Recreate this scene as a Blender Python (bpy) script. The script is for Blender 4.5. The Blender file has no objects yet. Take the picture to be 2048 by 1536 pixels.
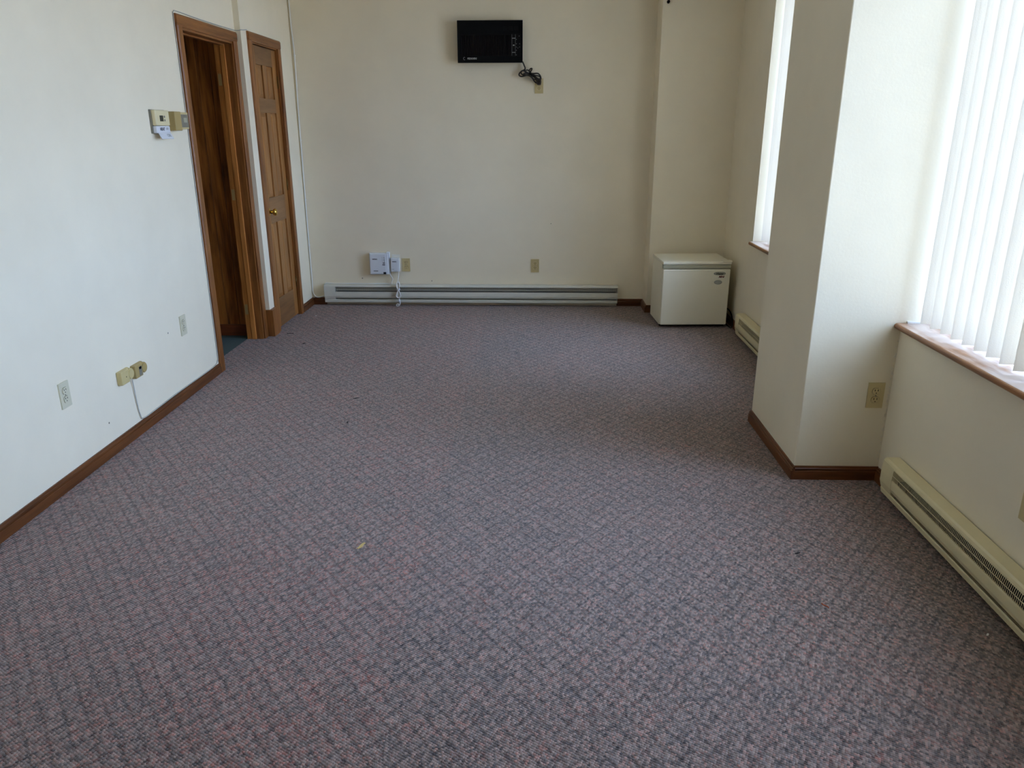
import bpy, bmesh, math, random
from mathutils import Vector, Matrix

random.seed(7)
SC = bpy.context.scene
COL = SC.collection

# ---------------------------------------------------------------- camera
FPX, PITCH, YAW, ROLL, CAM_H = 1523.6, math.radians(18.532), math.radians(1.8225), math.radians(0.104), 1.5
_cp, _sp, _cy, _sy = math.cos(PITCH), math.sin(PITCH), math.cos(YAW), math.sin(YAW)
_f = Vector((-_sy * _cp, _cy * _cp, -_sp)); _r = Vector((_cy, _sy, 0)); _d = _f.cross(_r)
_cr, _sr = math.cos(ROLL), math.sin(ROLL)
_r2 = _cr * _r + _sr * _d; _d2 = -_sr * _r + _cr * _d
cam_data = bpy.data.cameras.new('camera')
cam_data.sensor_fit = 'HORIZONTAL'; cam_data.sensor_width = 36.0
cam_data.lens = FPX * 36.0 / 2048.0
cam_data.clip_start = 0.02; cam_data.clip_end = 400
cam = bpy.data.objects.new('camera', cam_data); COL.objects.link(cam)
_m = Matrix((_r2, -_d2, -_f)).transposed().to_4x4(); _m.translation = Vector((0, 0, CAM_H))
cam.matrix_world = _m
SC.camera = cam

# ---------------------------------------------------------------- exposure, sky
vs = SC.view_settings
SC.display_settings.display_device = 'sRGB'
vs.view_transform = 'Standard'; vs.look = 'None'; vs.gamma = 1.0; vs.use_curve_mapping = False
vs.exposure = 0.16
SC.cycles.diffuse_bounces = 6; SC.cycles.glossy_bounces = 3; SC.cycles.max_bounces = 8; SC.cycles.transparent_max_bounces = 8
SC.cycles.caustics_reflective = False; SC.cycles.caustics_refractive = False
SC.cycles.sample_clamp_indirect = 8.0
world = bpy.data.worlds.new('sky'); SC.world = world; world.use_nodes = True
wn = world.node_tree.nodes; wl = world.node_tree.links
bg = wn['Background']; bg.inputs['Strength'].default_value = 16.6
bg.inputs['Color'].default_value = (0.47, 0.64, 1.05, 1)      # even, pale blue sky
# the sun stands behind the building: it lights the paving outside and never enters the windows
sun_data = bpy.data.lights.new('sun_offscreen', 'SUN'); sun_data.energy = 42.0; sun_data.angle = math.radians(0.6)
sun_data.color = (1.0, 0.86, 0.68)
sun = bpy.data.objects.new('sun_offscreen', sun_data); COL.objects.link(sun)
sun.rotation_euler = Vector((-0.62, 0.25, 0.80)).to_track_quat('Z', 'Y').to_euler()

# ---------------------------------------------------------------- room measures (metres)
XL = -2.05      # left wall
XL2 = -2.01     # left wall beyond the jog
YJ = 5.58       # jog
YB = 6.70       # back wall
CHX, CHY = 0.95, 6.45   # chase in the back right corner
XR1, XR2 = 1.54, 1.57   # right wall before / behind the column
CX0, CY0, CY1 = 1.168, 3.17, 3.885   # column
YF = -2.6       # wall behind the camera
ZC = 2.74       # ceiling
WT = 0.24       # wall thickness at the windows
W1 = (0.7, 3.17); W2 = (4.05, 5.62); WZ = (0.70, 2.52)

for nm, y0, y1, xo in (('window_right_offscreen', W1[0], W1[1], XR1), ('window_right_far', W2[0], W2[1], XR2)):
    ld = bpy.data.lights.new(nm, 'AREA'); ld.shape = 'RECTANGLE'
    ld.size = y1 - y0; ld.size_y = WZ[1] - WZ[0]
    ld.cycles.is_portal = True
    lo = bpy.data.objects.new(nm, ld); COL.objects.link(lo)
    lo.location = (xo + WT + 0.02, (y0 + y1) / 2, (WZ[0] + WZ[1]) / 2)
    lo.rotation_euler = (math.radians(90), 0, math.radians(90))


# ================================================================ helpers
def srgb(r, g, b):
    def c(v):
        v /= 255.0
        return v / 12.92 if v <= 0.04045 else ((v + 0.055) / 1.055) ** 2.4
    return (c(r), c(g), c(b), 1.0)


MATS = {}


def mat(name, col, rough=0.5, metal=0.0, spec=0.5, noise=0.0, nscale=30.0, bump=0.0, bscale=120.0, trans=0.0):
    m = bpy.data.materials.new(name); m.use_nodes = True
    nt = m.node_tree; n = nt.nodes; l = nt.links
    b = n['Principled BSDF']
    b.inputs['Base Color'].default_value = col
    b.inputs['Roughness'].default_value = rough
    b.inputs['Metallic'].default_value = metal
    b.inputs['Specular IOR Level'].default_value = spec
    tc = n.new('ShaderNodeTexCoord')
    if noise > 0:
        nz = n.new('ShaderNodeTexNoise'); nz.inputs['Scale'].default_value = nscale; nz.inputs['Detail'].default_value = 4
        l.new(tc.outputs['Object'], nz.inputs['Vector'])
        mx = n.new('ShaderNodeMix'); mx.data_type = 'RGBA'
        mx.inputs['A'].default_value = tuple(c * (1 - noise) for c in col[:3]) + (1,)
        mx.inputs['B'].default_value = tuple(min(1, c * (1 + noise)) for c in col[:3]) + (1,)
        l.new(nz.outputs['Fac'], mx.inputs['Factor']); l.new(mx.outputs['Result'], b.inputs['Base Color'])
    if bump > 0:
        n2 = n.new('ShaderNodeTexNoise'); n2.inputs['Scale'].default_value = bscale; n2.inputs['Detail'].default_value = 3
        l.new(tc.outputs['Object'], n2.inputs['Vector'])
        bp = n.new('ShaderNodeBump'); bp.inputs['Strength'].default_value = bump; bp.inputs['Distance'].default_value = 0.002
        l.new(n2.outputs['Fac'], bp.inputs['Height']); l.new(bp.outputs['Normal'], b.inputs['Normal'])
    MATS[name] = m
    return m


def wall_paint(name, col):
    """cream wall paint: faint roller relief, broad uneven tone, a few nail holes and specks"""
    m = bpy.data.materials.new(name); m.use_nodes = True
    nt = m.node_tree; n = nt.nodes; l = nt.links; b = n['Principled BSDF']
    b.inputs['Roughness'].default_value = 0.62; b.inputs['Specular IOR Level'].default_value = 0.3
    g = n.new('ShaderNodeNewGeometry')
    n1 = n.new('ShaderNodeTexNoise'); n1.inputs['Scale'].default_value = 1.7; n1.inputs['Detail'].default_value = 6
    n1.inputs['Roughness'].default_value = 0.6
    l.new(g.outputs['Position'], n1.inputs['Vector'])
    r1 = n.new('ShaderNodeValToRGB')
    r1.color_ramp.elements[0].position = 0.3; r1.color_ramp.elements[0].color = tuple(c * 0.93 for c in col[:3]) + (1,)
    r1.color_ramp.elements[1].position = 0.65; r1.color_ramp.elements[1].color = col
    l.new(n1.outputs['Fac'], r1.inputs['Fac'])
    v = n.new('ShaderNodeTexVoronoi'); v.inputs['Scale'].default_value = 2.6
    l.new(g.outputs['Position'], v.inputs['Vector'])
    lt = n.new('ShaderNodeMath'); lt.operation = 'LESS_THAN'; lt.inputs[1].default_value = 0.013
    l.new(v.outputs['Distance'], lt.inputs[0])
    mx = n.new('ShaderNodeMix'); mx.data_type = 'RGBA'
    mx.inputs['B'].default_value = srgb(120, 110, 95)
    l.new(lt.outputs[0], mx.inputs['Factor']); l.new(r1.outputs['Color'], mx.inputs['A'])
    l.new(mx.outputs['Result'], b.inputs['Base Color'])
    n2 = n.new('ShaderNodeTexNoise'); n2.inputs['Scale'].default_value = 90; n2.inputs['Detail'].default_value = 3
    l.new(g.outputs['Position'], n2.inputs['Vector'])
    n3 = n.new('ShaderNodeTexNoise'); n3.inputs['Scale'].default_value = 4; n3.inputs['Detail'].default_value = 2
    l.new(g.outputs['Position'], n3.inputs['Vector'])
    ad = n.new('ShaderNodeMath'); ad.operation = 'MULTIPLY_ADD'; ad.inputs[1].default_value = 4.0
    l.new(n3.outputs['Fac'], ad.inputs[0]); l.new(n2.outputs['Fac'], ad.inputs[2])
    bp = n.new('ShaderNodeBump'); bp.inputs['Strength'].default_value = 0.10; bp.inputs['Distance'].default_value = 0.004
    l.new(ad.outputs[0], bp.inputs['Height']); l.new(bp.outputs['Normal'], b.inputs['Normal'])
    MATS[name] = m
    return m


def wood(name, dark, light, axis='Z', scale=1.0, rough=0.38, knots=0.0, streak=1.0):
    """stained wood: grain streaks stretched along an axis, optional dark knots"""
    m = bpy.data.materials.new(name); m.use_nodes = True
    nt = m.node_tree; n = nt.nodes; l = nt.links; b = n['Principled BSDF']
    b.inputs['Roughness'].default_value = rough; b.inputs['Specular IOR Level'].default_value = 0.45
    g = n.new('ShaderNodeNewGeometry')
    oi = n.new('ShaderNodeObjectInfo')
    of = n.new('ShaderNodeVectorMath'); of.operation = 'SCALE'
    cmb = n.new('ShaderNodeCombineXYZ')
    for i in range(3):
        l.new(oi.outputs['Random'], cmb.inputs[i])
    l.new(cmb.outputs[0], of.inputs[0]); of.inputs['Scale'].default_value = 11.5
    add = n.new('ShaderNodeVectorMath'); add.operation = 'ADD'
    l.new(g.outputs['Position'], add.inputs[0]); l.new(of.outputs[0], add.inputs[1])
    mp = n.new('ShaderNodeMapping')
    k = {'X': (0.06, 1, 1), 'Y': (1, 0.06, 1), 'Z': (1, 1, 0.06)}[axis]
    mp.inputs['Scale'].default_value = tuple(c * 55 * scale for c in k)
    l.new(add.outputs[0], mp.inputs['Vector'])
    nz = n.new('ShaderNodeTexNoise'); nz.inputs['Scale'].default_value = 1.0; nz.inputs['Detail'].default_value = 7
    nz.inputs['Roughness'].default_value = 0.62; nz.inputs['Distortion'].default_value = 0.35
    l.new(mp.outputs[0], nz.inputs['Vector'])
    mp2 = n.new('ShaderNodeMapping'); mp2.inputs['Scale'].default_value = tuple((7 if c == 1 else 1.3) * scale for c in k)
    l.new(add.outputs[0], mp2.inputs['Vector'])
    n2 = n.new('ShaderNodeTexNoise'); n2.inputs['Scale'].default_value = 1.0; n2.inputs['Detail'].default_value = 3
    n2.inputs['Distortion'].default_value = 1.2
    l.new(mp2.outputs[0], n2.inputs['Vector'])
    mix = n.new('ShaderNodeMix'); mix.inputs['Factor'].default_value = 0.5
    l.new(nz.outputs['Fac'], mix.inputs['A']); l.new(n2.outputs['Fac'], mix.inputs['B'])
    rp = n.new('ShaderNodeValToRGB')
    w = 0.16 / streak
    rp.color_ramp.elements[0].position = 0.5 - w; rp.color_ramp.elements[0].color = dark
    rp.color_ramp.elements[1].position = 0.5 + w; rp.color_ramp.elements[1].color = light
    l.new(mix.outputs['Result'], rp.inputs['Fac'])
    out = rp.outputs['Color']
    if knots > 0:
        mp3 = n.new('ShaderNodeMapping'); mp3.inputs['Scale'].default_value = tuple((1.0 if c == 1 else 0.45) * 5.5 for c in k)
        l.new(g.outputs['Position'], mp3.inputs['Vector'])
        dn = n.new('ShaderNodeTexNoise'); dn.inputs['Scale'].default_value = 3.0
        l.new(mp3.outputs[0], dn.inputs['Vector'])
        dsp = n.new('ShaderNodeMix'); dsp.data_type = 'VECTOR'; dsp.inputs['Factor'].default_value = 0.22
        l.new(mp3.outputs[0], dsp.inputs['A']); l.new(dn.outputs['Color'], dsp.inputs['B'])
        vo = n.new('ShaderNodeTexVoronoi'); vo.inputs['Scale'].default_value = 1.0
        l.new(dsp.outputs['Result'], vo.inputs['Vector'])
        kr = n.new('ShaderNodeValToRGB')
        kr.color_ramp.elements[0].position = 0.06; kr.color_ramp.elements[0].color = (knots,) * 3 + (1,)
        kr.color_ramp.elements[1].position = 0.30; kr.color_ramp.elements[1].color = (0, 0, 0, 1)
        l.new(vo.outputs['Distance'], kr.inputs['Fac'])
        km = n.new('ShaderNodeMix'); km.data_type = 'RGBA'
        km.inputs['B'].default_value = tuple(c * 0.25 for c in dark[:3]) + (1,)
        l.new(kr.outputs['Color'], km.inputs['Factor']); l.new(out, km.inputs['A'])
        out = km.outputs['Result']
    l.new(out, b.inputs['Base Color'])
    bp = n.new('ShaderNodeBump'); bp.inputs['Strength'].default_value = 0.15; bp.inputs['Distance'].default_value = 0.0015
    l.new(nz.outputs['Fac'], bp.inputs['Height']); l.new(bp.outputs['Normal'], b.inputs['Normal'])
    MATS[name] = m
    return m


def math_node(n, l, op, a, bb=None, c=None):
    x = n.new('ShaderNodeMath'); x.operation = op
    for i, v in enumerate((a, bb, c)):
        if v is None:
            continue
        if isinstance(v, (int, float)):
            x.inputs[i].default_value = v
        else:
            l.new(v, x.inputs[i])
    return x.outputs[0]


def carpet_material():
    """loop-pile carpet: 5.5 mm yarn loops of mixed grey, rose and slate, dark diamond lattice, a seam between two strips"""
    m = bpy.data.materials.new('loop_carpet'); m.use_nodes = True
    nt = m.node_tree; n = nt.nodes; l = nt.links; b = n['Principled BSDF']
    b.inputs['Roughness'].default_value = 0.95; b.inputs['Specular IOR Level'].default_value = 0.12
    b.inputs['Sheen Weight'].default_value = 0.25; b.inputs['Sheen Roughness'].default_value = 0.5
    g = n.new('ShaderNodeNewGeometry')
    wv = n.new('ShaderNodeTexNoise'); wv.inputs['Scale'].default_value = 9.0; wv.inputs['Detail'].default_value = 1
    l.new(g.outputs['Position'], wv.inputs['Vector'])
    sub = n.new('ShaderNodeVectorMath'); sub.operation = 'SUBTRACT'; sub.inputs[1].default_value = (0.5, 0.5, 0.5)
    l.new(wv.outputs['Color'], sub.inputs[0])
    sca = n.new('ShaderNodeVectorMath'); sca.operation = 'SCALE'; sca.inputs['Scale'].default_value = 0.012
    l.new(sub.outputs[0], sca.inputs[0])
    pos = n.new('ShaderNodeVectorMath'); pos.operation = 'ADD'
    l.new(g.outputs['Position'], pos.inputs[0]); l.new(sca.outputs[0], pos.inputs[1])
    sep = n.new('ShaderNodeSeparateXYZ'); l.new(pos.outputs[0], sep.inputs[0])
    x, y = sep.outputs['X'], sep.outputs['Y']
    # loops
    mp = n.new('ShaderNodeMapping'); mp.inputs['Scale'].default_value = (150, 126, 0.0)
    mp.inputs['Rotation'].default_value = (0, 0, math.radians(27))
    l.new(g.outputs['Position'], mp.inputs['Vector'])
    vo = n.new('ShaderNodeTexVoronoi'); vo.voronoi_dimensions = '2D'; vo.inputs['Scale'].default_value = 1.0
    vo.inputs['Randomness'].default_value = 0.34
    l.new(mp.outputs[0], vo.inputs['Vector'])
    sc = n.new('ShaderNodeSeparateColor'); l.new(vo.outputs['Color'], sc.inputs[0])
    # broad tint drift
    nz = n.new('ShaderNodeTexNoise'); nz.inputs['Scale'].default_value = 14; nz.inputs['Detail'].default_value = 4
    l.new(g.outputs['Position'], nz.inputs['Vector'])
    nb = n.new('ShaderNodeTexNoise'); nb.inputs['Scale'].default_value = 1.6; nb.inputs['Detail'].default_value = 3
    l.new(g.outputs['Position'], nb.inputs['Vector'])
    seam = math_node(n, l, 'LESS_THAN', x, -0.41)
    t = math_node(n, l, 'MULTIPLY_ADD', nz.outputs['Fac'], 0.58, math_node(n, l, 'MULTIPLY', sc.outputs[0], 0.54))
    t = math_node(n, l, 'ADD', t, math_node(n, l, 'MULTIPLY_ADD', nb.outputs['Fac'], 0.3, -0.235))
    t = math_node(n, l, 'ADD', t, math_node(n, l, 'MULTIPLY', seam, 0.09))
    rp = n.new('ShaderNodeValToRGB'); e = rp.color_ramp.elements
    e[0].position = 0.12; e[0].color = srgb(108, 97, 94)
    e[1].position = 0.95; e[1].color = srgb(164, 104, 90)
    for p_, c_ in ((0.34, srgb(134, 117, 107)), (0.52, srgb(146, 125, 114)), (0.70, srgb(151, 119, 107))):
        q = e.new(p_); q.color = c_
    l.new(t, rp.inputs['Fac'])
    # each loop's yarn is a little lighter or darker
    br = math_node(n, l, 'MULTIPLY_ADD', sc.outputs[1], 0.85, 0.32)
    # diamond lattice
    u = math_node(n, l, 'ADD', math_node(n, l, 'MULTIPLY', x, 1 / 0.062), math_node(n, l, 'MULTIPLY', y, 1 / 0.076))
    v = math_node(n, l, 'SUBTRACT', math_node(n, l, 'MULTIPLY', x, 1 / 0.062), math_node(n, l, 'MULTIPLY', y, 1 / 0.076))
    du = math_node(n, l, 'PINGPONG', u, 0.5); dv = math_node(n, l, 'PINGPONG', v, 0.5)
    dm = math_node(n, l, 'MINIMUM', du, dv)
    la = n.new('ShaderNodeMapRange'); la.interpolation_type = 'SMOOTHSTEP'
    la.inputs['From Min'].default_value = 0.04; la.inputs['From Max'].default_value = 0.14
    la.inputs['To Min'].default_value = 0.76; la.inputs['To Max'].default_value = 1.0
    l.new(dm, la.inputs['Value'])
    kn = math_node(n, l, 'ADD', du, dv)
    lk = n.new('ShaderNodeMapRange'); lk.interpolation_type = 'SMOOTHSTEP'
    lk.inputs['From Min'].default_value = 0.08; lk.inputs['From Max'].default_value = 0.26
    lk.inputs['To Min'].default_value = 0.66; lk.inputs['To Max'].default_value = 1.0
    l.new(kn, lk.inputs['Value'])
    tot = math_node(n, l, 'MULTIPLY', math_node(n, l, 'MULTIPLY', la.outputs[0], lk.outputs[0]), br)
    cm = n.new('ShaderNodeVectorMath'); cm.operation = 'SCALE'
    l.new(rp.outputs['Color'], cm.inputs[0]); l.new(math_node(n, l, 'MULTIPLY', tot, 1.26), cm.inputs['Scale'])
    l.new(cm.outputs[0], b.inputs['Base Color'])
    h = math_node(n, l, 'SUBTRACT', math_node(n, l, 'MULTIPLY', la.outputs[0], 1.2), vo.outputs['Distance'])
    bp = n.new('ShaderNodeBump'); bp.inputs['Strength'].default_value = 1.0; bp.inputs['Distance'].default_value = 0.004
    l.new(h, bp.inputs['Height']); l.new(bp.outputs['Normal'], b.inputs['Normal'])
    MATS['loop_carpet'] = m
    return m


def vane_material():
    """embossed cream fabric-vinyl that lets daylight through"""
    m = bpy.data.materials.new('blind_vane'); m.use_nodes = True
    nt = m.node_tree; n = nt.nodes; l = nt.links
    for x in list(n):
        if x.type == 'BSDF_PRINCIPLED':
            n.remove(x)
    out = n['Material Output']
    tc = n.new('ShaderNodeTexCoord')
    vo = n.new('ShaderNodeTexVoronoi'); vo.inputs['Scale'].default_value = 260
    l.new(tc.outputs['Object'], vo.inputs['Vector'])
    bp = n.new('ShaderNodeBump'); bp.inputs['Strength'].default_value = 0.35; bp.inputs['Distance'].default_value = 0.001
    l.new(vo.outputs['Distance'], bp.inputs['Height'])
    d = n.new('ShaderNodeBsdfDiffuse'); d.inputs['Color'].default_value = (0.74, 0.66, 0.53, 1)
    t = n.new('ShaderNodeBsdfTranslucent'); t.inputs['Color'].default_value = (0.82, 0.75, 0.60, 1)
    l.new(bp.outputs[0], d.inputs['Normal'])
    mx = n.new('ShaderNodeMixShader'); mx.inputs['Fac'].default_value = 0.20
    l.new(d.outputs[0], mx.inputs[1]); l.new(t.outputs[0], mx.inputs[2])
    l.new(mx.outputs[0], out.inputs['Surface'])
    MATS['blind_vane'] = m
    return m


def glass_material():
    m = bpy.data.materials.new('window_glass'); m.use_nodes = True
    nt = m.node_tree; n = nt.nodes; l = nt.links
    for x in list(n):
        if x.type == 'BSDF_PRINCIPLED':
            n.remove(x)
    out = n['Material Output']
    t = n.new('ShaderNodeBsdfTransparent'); t.inputs['Color'].default_value = (0.93, 0.96, 0.95, 1)
    g = n.new('ShaderNodeBsdfGlossy'); g.inputs['Roughness'].default_value = 0.02
    mx = n.new('ShaderNodeMixShader'); mx.inputs['Fac'].default_value = 0.06
    l.new(t.outputs[0], mx.inputs[1]); l.new(g.outputs[0], mx.inputs[2]); l.new(mx.outputs[0], out.inputs['Surface'])
    MATS['window_glass'] = m
    return m


M_WALL = wall_paint('cream_wall_paint', srgb(244, 232, 205))
M_CEIL = mat('ceiling_white', srgb(238, 235, 228), 0.8)
M_CARPET = carpet_material()
M_TEAL = mat('teal_carpet', srgb(82, 96, 94), 0.95, spec=0.1, noise=0.25, nscale=160, bump=0.4, bscale=300)
M_BASE_Y = wood('baseboard_wood_y', srgb(70, 36, 14), srgb(122, 72, 34), 'Y')
M_BASE_X = wood('baseboard_wood_x', srgb(70, 36, 14), srgb(122, 72, 34), 'X')
M_CASE = wood('casing_wood', srgb(98, 54, 20), srgb(166, 106, 52), 'Z')
M_CASE_Y = wood('casing_wood_y', srgb(98, 54, 20), srgb(166, 106, 52), 'Y')
M_JAMB = wood('jamb_wood', srgb(156, 90, 34), srgb(220, 146, 74), 'Z')
M_DOOR = wood('door_wood', srgb(124, 78, 36), srgb(178, 122, 64), 'Z')
M_DOOR_Y = wood('door_wood_y', srgb(106, 70, 38), srgb(150, 106, 64), 'Y')
M_PLANK = wood('knotty_plank', srgb(88, 42, 12), srgb(192, 118, 52), 'Z', 0.8, 0.32, knots=1.0, streak=1.25)
M_SILL = wood('sill_wood', srgb(104, 62, 32), srgb(164, 112, 68), 'Y', 0.7, 0.3)
_n, _l = M_SILL.node_tree.nodes, M_SILL.node_tree.links
_b = _n['Principled BSDF']; _src = _b.inputs['Base Color'].links[0].from_socket
_g = _n.new('ShaderNodeNewGeometry'); _s = _n.new('ShaderNodeSeparateXYZ'); _l.new(_g.outputs['Normal'], _s.inputs[0])
_up = math_node(_n, _l, 'GREATER_THAN', _s.outputs['Z'], 0.97)
_mp = _n.new('ShaderNodeMapping'); _mp.inputs['Scale'].default_value = (16, 3.2, 4); _l.new(_g.outputs['Position'], _mp.inputs['Vector'])
_z = _n.new('ShaderNodeTexNoise'); _z.inputs['Scale'].default_value = 1.0; _z.inputs['Detail'].default_value = 5; _l.new(_mp.outputs[0], _z.inputs['Vector'])
_k = _n.new('ShaderNodeMapRange'); _k.inputs['From Min'].default_value = 0.38; _k.inputs['From Max'].default_value = 0.55
_k.inputs['To Max'].default_value = 0.85; _l.new(_z.outputs['Fac'], _k.inputs['Value'])
_mx = _n.new('ShaderNodeMix'); _mx.data_type = 'RGBA'; _mx.inputs['B'].default_value = srgb(196, 178, 164)   # bleached, worn varnish
_l.new(math_node(_n, _l, 'MULTIPLY', _up, _k.outputs[0]), _mx.inputs['Factor'])
_l.new(_src, _mx.inputs['A']); _l.new(_mx.outputs['Result'], _b.inputs['Base Color'])
M_ALMOND = mat('almond_enamel', srgb(226, 212, 168), 0.38, noise=0.05, nscale=12)
M_HEATW = mat('heater_offwhite_enamel', srgb(216, 214, 200), 0.4, noise=0.05, nscale=12)
M_FIN = mat('heater_fin_metal', srgb(150, 146, 132), 0.45, 0.3)
M_STEEL = mat('element_steel', srgb(104, 102, 97), 0.5, 0.6)
M_BLACK = mat('black_plastic', srgb(7, 7, 7), 0.55, spec=0.12)
M_BLACK2 = mat('black_louver_plastic', srgb(17, 13, 12), 0.5, spec=0.15)
M_CORD = mat('dark_brown_cord', srgb(44, 36, 28), 0.5)
M_PRINT = mat('silver_print', srgb(178, 178, 172), 0.4)
M_PRINTK = mat('black_print', srgb(20, 22, 26), 0.5)
M_PRINTR = mat('dark_red_print', srgb(96, 22, 14), 0.5)
M_PRINTG = mat('grey_print', srgb(140, 143, 140), 0.5)
M_IVORY = mat('ivory_plastic', srgb(206, 186, 134), 0.4)
M_BEIGE = mat('aged_beige_plastic', srgb(206, 186, 130), 0.45, noise=0.06, nscale=40)
M_TAN = mat('tan_plastic', srgb(176, 152, 96), 0.45)
M_WHITEP = mat('white_plastic', srgb(226, 230, 234), 0.35)
M_WHITEO = mat('pale_outlet_plastic', srgb(214, 206, 176), 0.4)
M_WHITE2 = mat('white_outlet_plastic', srgb(234, 229, 215), 0.4)
M_WIRE = mat('grey_white_wire', srgb(186, 182, 172), 0.5)
M_CABLE = mat('white_cable', srgb(236, 234, 228), 0.45)
M_GREY = mat('grey_plate', srgb(128, 122, 106), 0.55, noise=0.2, nscale=60)
M_LCD = mat('dark_lcd', srgb(40, 48, 38), 0.25)
M_PAPER = mat('printed_label_paper', srgb(216, 216, 218), 0.7)
M_BRASS = mat('polished_brass', srgb(214, 178, 92), 0.16, 1.0)
M_OLDBRASS = mat('dull_brass', srgb(120, 92, 52), 0.4, 0.9)
M_PLATE = mat('worn_plate', srgb(176, 146, 92), 0.45, 0.2)
M_FRIDGE = mat('fridge_almond_enamel', srgb(238, 231, 207), 0.34, noise=0.03, nscale=8)
M_FRIDGE2 = M_FRIDGE
M_FTRIM = mat('fridge_trim', srgb(168, 164, 140), 0.4)
M_VINYL = mat('white_window_vinyl', srgb(236, 236, 232), 0.4)
M_VANE = vane_material()
M_GLASS = glass_material()
M_GROUND = mat('outdoor_paving', srgb(150, 148, 142), 0.9, noise=0.1, nscale=2)
M_LEAF = mat('dry_leaf', srgb(206, 176, 108), 0.7)
M_FLECK = mat('dark_fleck', srgb(34, 28, 24), 0.8)
M_ORANGE = mat('orange_thread', srgb(176, 82, 44), 0.8)
M_LINT = mat('white_lint', srgb(225, 222, 214), 0.9)
M_PLASTER = mat('flaked_plaster', srgb(236, 226, 204), 0.85, bump=0.6, bscale=200)


def obj(name, bm, material=None, parent=None, smooth=False):
    me = bpy.data.meshes.new(name)
    bmesh.ops.recalc_face_normals(bm, faces=bm.faces)
    bm.to_mesh(me); bm.free()
    if smooth:
        for p in me.polygons:
            p.use_smooth = True
    o = bpy.data.objects.new(name, me); COL.objects.link(o)
    if material:
        me.materials.append(material)
    if parent:
        o.parent = parent
        o.matrix_parent_inverse = parent.matrix_world.inverted() if False else Matrix.Identity(4)
    return o


def box_bm(x0, x1, y0, y1, z0, z1, bev=0.0, bm=None, seg=2):
    new = bm is None
    if new:
        bm = bmesh.new()
    vs_ = [bm.verts.new(c) for c in ((x0, y0, z0), (x1, y0, z0), (x1, y1, z0), (x0, y1, z0), (x0, y0, z1), (x1, y0, z1), (x1, y1, z1), (x0, y1, z1))]
    fs = [bm.faces.new([vs_[i] for i in q]) for q in ((0, 3, 2, 1), (4, 5, 6, 7), (0, 1, 5, 4), (1, 2, 6, 5), (2, 3, 7, 6), (3, 0, 4, 7))]
    if bev > 0:
        es = set(e for f in fs for e in f.edges)
        bmesh.ops.bevel(bm, geom=list(es), offset=bev, segments=seg, profile=0.5, affect='EDGES')
    return bm


def box(name, x0, x1, y0, y1, z0, z1, material, parent=None, bev=0.0, seg=2):
    return obj(name, box_bm(x0, x1, y0, y1, z0, z1, bev, None, seg), material, parent)


def boxes(name, lst, material, parent=None, bev=0.0):
    bm = bmesh.new()
    for b in lst:
        box_bm(*b, bev=bev, bm=bm)
    return obj(name, bm, material, parent)


def prism_bm(profile, axis, a0, a1, bm=None):
    """extrude a closed 2-D profile along an axis. profile coords are the two other axes in order (y,z),(x,z),(x,y)"""
    if bm is None:
        bm = bmesh.new()
    def P(u, v, a):
        return {'X': (a, u, v), 'Y': (u, a, v), 'Z': (u, v, a)}[axis]
    A = [bm.verts.new(P(u, v, a0)) for u, v in profile]
    B = [bm.verts.new(P(u, v, a1)) for u, v in profile]
    k = len(profile)
    for i in range(k):
        bm.faces.new((A[i], A[(i + 1) % k], B[(i + 1) % k], B[i]))
    bm.faces.new(A[::-1]); bm.faces.new(B)
    return bm


def smooth_path(pts, sub=8):
    P = [Vector(p) for p in pts]
    if len(P) < 3:
        return P
    out = []
    for i in range(len(P) - 1):
        p0 = P[max(i - 1, 0)]; p1 = P[i]; p2 = P[i + 1]; p3 = P[min(i + 2, len(P) - 1)]
        for k in range(sub):
            t = k / sub
            out.append(0.5 * ((2 * p1) + (-p0 + p2) * t + (2 * p0 - 5 * p1 + 4 * p2 - p3) * t * t + (-p0 + 3 * p1 - 3 * p2 + p3) * t ** 3))
    out.append(P[-1])
    return out


def tube_bm(pts, r, seg=8, sub=8, bm=None):
    P = smooth_path(pts, sub) if sub > 1 else [Vector(p) for p in pts]
    if bm is None:
        bm = bmesh.new()
    rings = []
    up = Vector((0.3, 0.5, 0.8)).normalized()
    for i, p in enumerate(P):
        t = (P[min(i + 1, len(P) - 1)] - P[max(i - 1, 0)])
        if t.length < 1e-9:
            t = Vector((0, 0, 1))
        t.normalize()
        a = up - t * up.dot(t)
        if a.length < 1e-4:
            a = t.orthogonal()
        a.normalize(); up = a
        b_ = t.cross(a)
        rings.append([bm.verts.new(p + (a * math.cos(2 * math.pi * k / seg) + b_ * math.sin(2 * math.pi * k / seg)) * r) for k in range(seg)])
    for i in range(len(rings) - 1):
        for k in range(seg):
            bm.faces.new((rings[i][k], rings[i][(k + 1) % seg], rings[i + 1][(k + 1) % seg], rings[i + 1][k]))
    bm.faces.new(rings[0][::-1]); bm.faces.new(rings[-1])
    return bm


def tube(name, pts, r, material, parent=None, seg=8, sub=8):
    return obj(name, tube_bm(pts, r, seg, sub), material, parent, smooth=True)


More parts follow.
